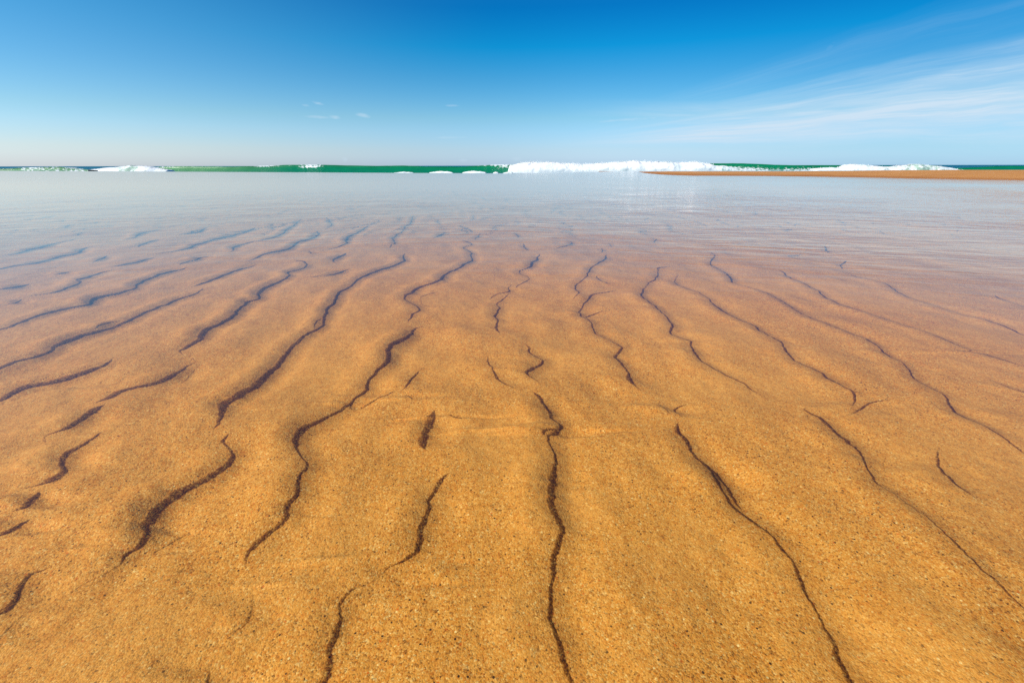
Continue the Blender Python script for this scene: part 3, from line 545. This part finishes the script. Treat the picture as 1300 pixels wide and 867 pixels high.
# the long main wave, with broken water rolling down its right half
def main_foam(x, t, z):
    tf = np.clip(t, 0, 1)
    f = 0.75 * gauss(x, -41.0, 2.6) * sstep(0.50, 0.92, tf) * sstep(1.25, 1.0, t)
    f += 0.62 * gauss(x, -50, 3.6) * sstep(0.82, 0.97, tf)
    f += 0.45 * gauss(x, -71, 5) * sstep(0.85, 0.97, tf)
    f += 0.42 * gauss(x, -4, 4) * sstep(0.85, 0.97, tf) + 0.5 * gauss(x, -1.5, 2) * sstep(0.3, 0.9, tf)
    f += 0.62 * sstep(26, 34, x) * sstep(66, 40, x) * sstep(1.02, 0.5, tf)
    f += 0.50 * gauss(x, 59, 4) * sstep(1, 0.55, tf) + 0.4 * gauss(x, 47, 9) * (1 - tf)
    return np.clip(f, 0, 1)
main = wave_sheet('breaking_wave', CREST['main'], 100, 4.2, 15, main_foam, lambda x, t: np.clip(sstep(-42, -66, x) + 0.45 * sstep(0.25, 0.0, t), 0, 1))
thing(main, 'long glassy green wave whose right part breaks into a thick wall of white foam', 'wave', 'waves coming in beyond the beach')
foam_roll('foam', CREST['surf'], 96, 2.6, 0.30, main, lambda x, t: 0.55 * sstep(34, 44, x) * sstep(2.0, 1.0, t))
for a, b, zt, yo in ((-42.9, -39.4, 0.12, 99.2), (-51.5, -46.6, 0.10, 100.0)):
    pass
spray('spray', main, [(p[0], p[1]) for p in CREST['surf'][2:-4]], 96, 2600, 0.15)

lw = wave_sheet('breaking_wave', CREST['left'], 88, 3.5, 10, lambda x, t, z: 0.50 * gauss(x, -79, 7) + 0.55 * gauss(x, -87, 3) * sstep(.4, 1, t), lambda x, t: 0.9 + 0 * x)
thing(lw, 'low murky green wave streaked with thin foam at the far left end of the surf', 'wave', 'waves coming in beyond the beach')

lf = foam_roll('breaking_wave', CREST['leftfoam'], 92, 2.2, 0.24, None, lambda x, t: 0.75 * gauss(x, -71.5, 3.2) * sstep(1.9, 1.2, t), seed=9)
thing(lf, 'tumbling white foam left of the long green wave, tinged brown with stirred sand', 'wave', 'waves coming in beyond the beach')
spray('spray', lf, CREST['leftfoam'], 92, 160, 0.07)

rb = wave_sheet('rolling_wave', CREST['rightback'], 125, 4, 12)
thing(rb, 'dark green wave shoulder rising just behind the foam right of the long wave', 'wave', 'waves coming in beyond the beach')
rf = foam_roll('breaking_wave', CREST['right'], 92, 2.2, 0.28, None, lambda x, t: 0.5 * gauss(x, 77, 5) * sstep(2.0, 1.2, t) + 0.3, seed=21)
thing(rf, 'ragged white breaker seen over the middle of the dry sand bank', 'wave', 'waves coming in beyond the beach')
spray('spray', rf, CREST['right'], 92, 260, 0.09)
sw = wave_sheet('rolling_wave', CREST['swell'], 110, 5, 14)
thing(sw, 'smooth unbroken green wave at the far right beyond the sand bank', 'wave', 'waves coming in beyond the beach')

lab = ['thin sliver of white foam, leftmost of the small patches under the green wave',
       'wide low heap of white foam under the middle of the green wave',
       'widest low foam heap just left of the big white breaker',
       'tiny speck of white foam between the widest heap and the big breaker',
       'small strip of white foam touching the left foot of the big white breaker']
for i in range(5):
    o = foam_roll('foam_patch', CREST['lip%d' % i], 86, 1.2, 0.34, None, None, 0.08, SEA - 0.1, seed=40 + i)
    thing(o, lab[i], 'foam', 'small foam patches in front of the green wave')

# ------------------------------------------------------------------ sky, sun
AZ, EL = math.radians(243), math.radians(36)
w = bpy.data.worlds.new('World'); scene.world = w; w.use_nodes = True
t = NT(w.node_tree)
sky = t.n('ShaderNodeTexSky', {'sky_type': 'NISHITA', 'sun_disc': False, 'sun_elevation': EL, 'sun_rotation': AZ,
                               'air_density': 1.0, 'dust_density': 0.3, 'ozone_density': 3.0, 'altitude': 0.0})
d = t.n('ShaderNodeTexCoord').outputs['Generated']
sp = t.n('ShaderNodeSeparateXYZ', Vector=d)
dx, dy, dz = sp.outputs
fy = t.m('MAXIMUM', dy, 0.02)
PX = t.m('DIVIDE', dx, fy); PZ = t.m('DIVIDE', dz, fy)
front = t.ss(dy, 0.05, 0.25)
# cirrus fanning out of the haze on the right
phi = t.m('DIVIDE', t.m('SUBTRACT', PZ, 0.034), t.m('MAXIMUM', PX, 0.05))
wob = t.m('MULTIPLY', t.m('SUBTRACT', t.noise(t.n('ShaderNodeCombineXYZ', X=PX, Y=PZ, Z=0.0).outputs[0], 3.0, 3.0), 0.5), 0.05)
phw = t.m('ADD', phi, wob)
vec = t.n('ShaderNodeCombineXYZ', X=t.m('MULTIPLY', PX, 1.6), Y=t.m('MULTIPLY', phw, 26.0), Z=0.3).outputs[0]
st1 = t.noise(vec, 1.0, 6.0, 0.62, 0.25)
vec2 = t.n('ShaderNodeCombineXYZ', X=t.m('MULTIPLY', PX, 5.0), Y=t.m('MULTIPLY', phw, 90.0), Z=4.3).outputs[0]
st2 = t.noise(vec2, 1.0, 4.0, 0.6, 0.4)
prof = t.ramp(t.m('MULTIPLY', phw, 2.5, clamp=True), [(0.0, G(.10)), (0.05, G(.40)), (0.12, G(.85)), (0.20, G(.95)), (0.26, G(.66)), (0.30, G(.36)), (0.36, G(.55)), (0.40, G(.28)), (0.48, G(.26)), (0.52, G(.05)), (0.66, G(.08)), (0.80, G(0.0))])
dens = t.m('MULTIPLY', prof, t.m('ADD', 0.42, t.m('MULTIPLY', t.ss(st1, 0.32, 0.72), 0.62)))
dens = t.m('MULTIPLY', dens, t.m('ADD', 0.75, t.m('MULTIPLY', t.ss(st2, 0.35, 0.7), 0.4)))
dens = t.m('MULTIPLY', dens, t.ss(PX, 0.04, 0.44))
dens = t.m('MULTIPLY', dens, t.m('SUBTRACT', 1.0, t.m('MULTIPLY', t.ss(PX, 1.3, 2.4), 1.0)))
# low, nearly level veil that the streaks grow out of
lv = t.m('MULTIPLY', t.ss(PZ, 0.045, 0.080), t.ss(PZ, 0.125, 0.092))
ln1 = t.noise(t.n('ShaderNodeCombineXYZ', X=t.m('MULTIPLY', PX, 1.8), Y=t.m('MULTIPLY', t.m('SUBTRACT', PZ, t.m('MULTIPLY', PX, 0.03)), 34.0), Z=7.7).outputs[0], 1.0, 6.0, 0.6, 0.5)
lv = t.m('MULTIPLY', lv, t.m('MULTIPLY', t.ss(ln1, 0.30, 0.66), t.ss(PX, 0.05, 0.50)))
dens = t.m('MAXIMUM', dens, t.m('MULTIPLY', lv, 0.66))
# small wisps
pv = t.n('ShaderNodeCombineXYZ', X=PX, Y=PZ, Z=0.0).outputs[0]
wn = t.noise(t.n('ShaderNodeMapping', Vector=pv, Scale=(1, 3.2, 1), Rotation=(0, 0, 0.15)).outputs[0], 26.0, 5.0, 0.6, 0.6)
total = None
def puff(cx, cz, rx, rz, k, tilt=0.0):
    global total
    ex = t.m('DIVIDE', t.m('SUBTRACT', PX, cx), rx)
    ez = t.m('DIVIDE', t.m('SUBTRACT', PZ, t.m('ADD', cz, t.m('MULTIPLY', t.m('SUBTRACT', PX, cx), tilt))), rz)
    r2 = t.m('ADD', t.m('MULTIPLY', ex, ex), t.m('MULTIPLY', ez, ez))
    v = t.m('MULTIPLY', t.ss(t.m('SUBTRACT', t.m('ADD', t.m('MULTIPLY', wn, 2.2), -0.35), r2), 0.0, 1.3), k * 1.0)
    total = v if total is None else t.m('MAXIMUM', total, v)
for a in ((-0.386, 0.0905, 0.045, 0.0040, .40, -0.06), (-0.350, 0.0900, 0.018, 0.0055, .62, -0.15), (-0.295, 0.0935, 0.020, 0.0050, .45, -0.2),
          (-0.378, 0.114, 0.016, 0.0035, .40, -.2), (-0.405, 0.111, 0.010, 0.003, .35, -.1), (-0.115, 0.110, 0.020, 0.0028, .25, 0),
          (-0.12, 0.053, 0.045, 0.0036, .30, .0), (0.24, 0.085, 0.085, 0.0050, .45, 0.06), (0.60, 0.205, 0.016, 0.012, .09, 0.7),
          (-0.34, 0.0125, 0.008, 0.006, .30, 0), (-0.10, 0.0105, 0.012, 0.004, .25, 0), (0.01, 0.0120, 0.016, 0.005, .28, 0), (0.06, 0.0100, 0.012, 0.005, .25, 0),
          (0.12, 0.0125, 0.010, 0.005, .25, 0), (0.34, 0.0115, 0.012, 0.005, .30, 0), (0.42, 0.0125, 0.008, 0.007, .38, 0), (0.47, 0.011, 0.012, 0.004, .25, 0), (0.86, 0.0145, 0.014, 0.005, .30, 0)):
    puff(*a)
# colour of the clear air: the sky deepened as through a polarising filter
hs = t.n('ShaderNodeHueSaturation', Hue=0.497, Saturation=1.30, Value=1.0, Fac=1.0, Color=sky.outputs[0]).outputs[0]
el_ = t.m('MULTIPLY', dz, 2.0, clamp=True)
tc = t.ramp(el_, [(0.0, (.49, .71, 1.36)), (0.06, (.53, .68, 1.06)), (0.174, (.50, .69, .82)), (0.308, (.25, .64, .79)), (0.407, (.03, .62, .80)), (0.522, (.015, .48, .73)), (0.75, (.10, .50, .75)), (1.0, (.3, .6, .8))])
tl = t.ramp(el_, [(0.0, (.70, .84, 1.38)), (0.06, (.75, .82, 1.10)), (0.174, (.66, .80, .90)), (0.308, (.52, .78, .88)), (0.522, (.34, .77, .84)), (0.8, (.34, .7, .8))])
hs = t.mix(1.0, hs, t.mix(t.ss(t.m('MULTIPLY', dx, -1.0), 0.0, 0.75), tc, tl), 'MULTIPLY')
hs = t.mix(t.ss(dx, 0.1, 0.72), hs, t.mix(1.0, hs, (0.62, 0.76, 0.79, 1), 'MULTIPLY'))
cl = t.m('MULTIPLY', t.m('MAXIMUM', t.m('MULTIPLY', dens, 1.45), total), front, clamp=True)
col = t.mix(cl, hs, (3.85, 4.85, 5.75, 1))
bg = t.n('ShaderNodeBackground', Color=col, Strength=0.11)
t.n('ShaderNodeOutputWorld', Surface=bg.outputs[0])

sl = bpy.data.lights.new('sun', 'SUN'); sl.energy = 4.0; sl.angle = math.radians(0.53); sl.color = (1.0, 0.95, 0.87)
so = bpy.data.objects.new('sun', sl); COL.objects.link(so)
from mathutils import Vector, Matrix
sd = Vector((math.sin(AZ) * math.cos(EL), math.cos(AZ) * math.cos(EL), math.sin(EL)))
so.rotation_euler = sd.to_track_quat('Z', 'Y').to_euler(); so.location = sd * 50

# ------------------------------------------------------------------ camera
cd = bpy.data.cameras.new('camera'); cam = bpy.data.objects.new('camera', cd); COL.objects.link(cam)
cd.sensor_width = 36; cd.lens = 578 / 1300 * 36; cd.clip_start = 0.01; cd.clip_end = 20000
P = math.radians(21.1); r = math.radians(-0.09)
R = Matrix.Rotation(math.radians(90) - P, 4, 'X') @ Matrix.Rotation(r, 4, 'Z')
cam.matrix_world = Matrix.Translation((0, 0, EYE)) @ R
scene.camera = cam
scene.view_settings.view_transform = 'Standard'; scene.view_settings.look = 'None'
scene.view_settings.exposure = 0.53; scene.view_settings.gamma = 1
scene.cycles.max_bounces = 6; scene.cycles.transparent_max_bounces = 8
scene.cycles.use_denoising = False
scene.cycles.denoiser = 'OPENIMAGEDENOISE'
scene.cycles.denoising_input_passes = 'RGB_ALBEDO_NORMAL'
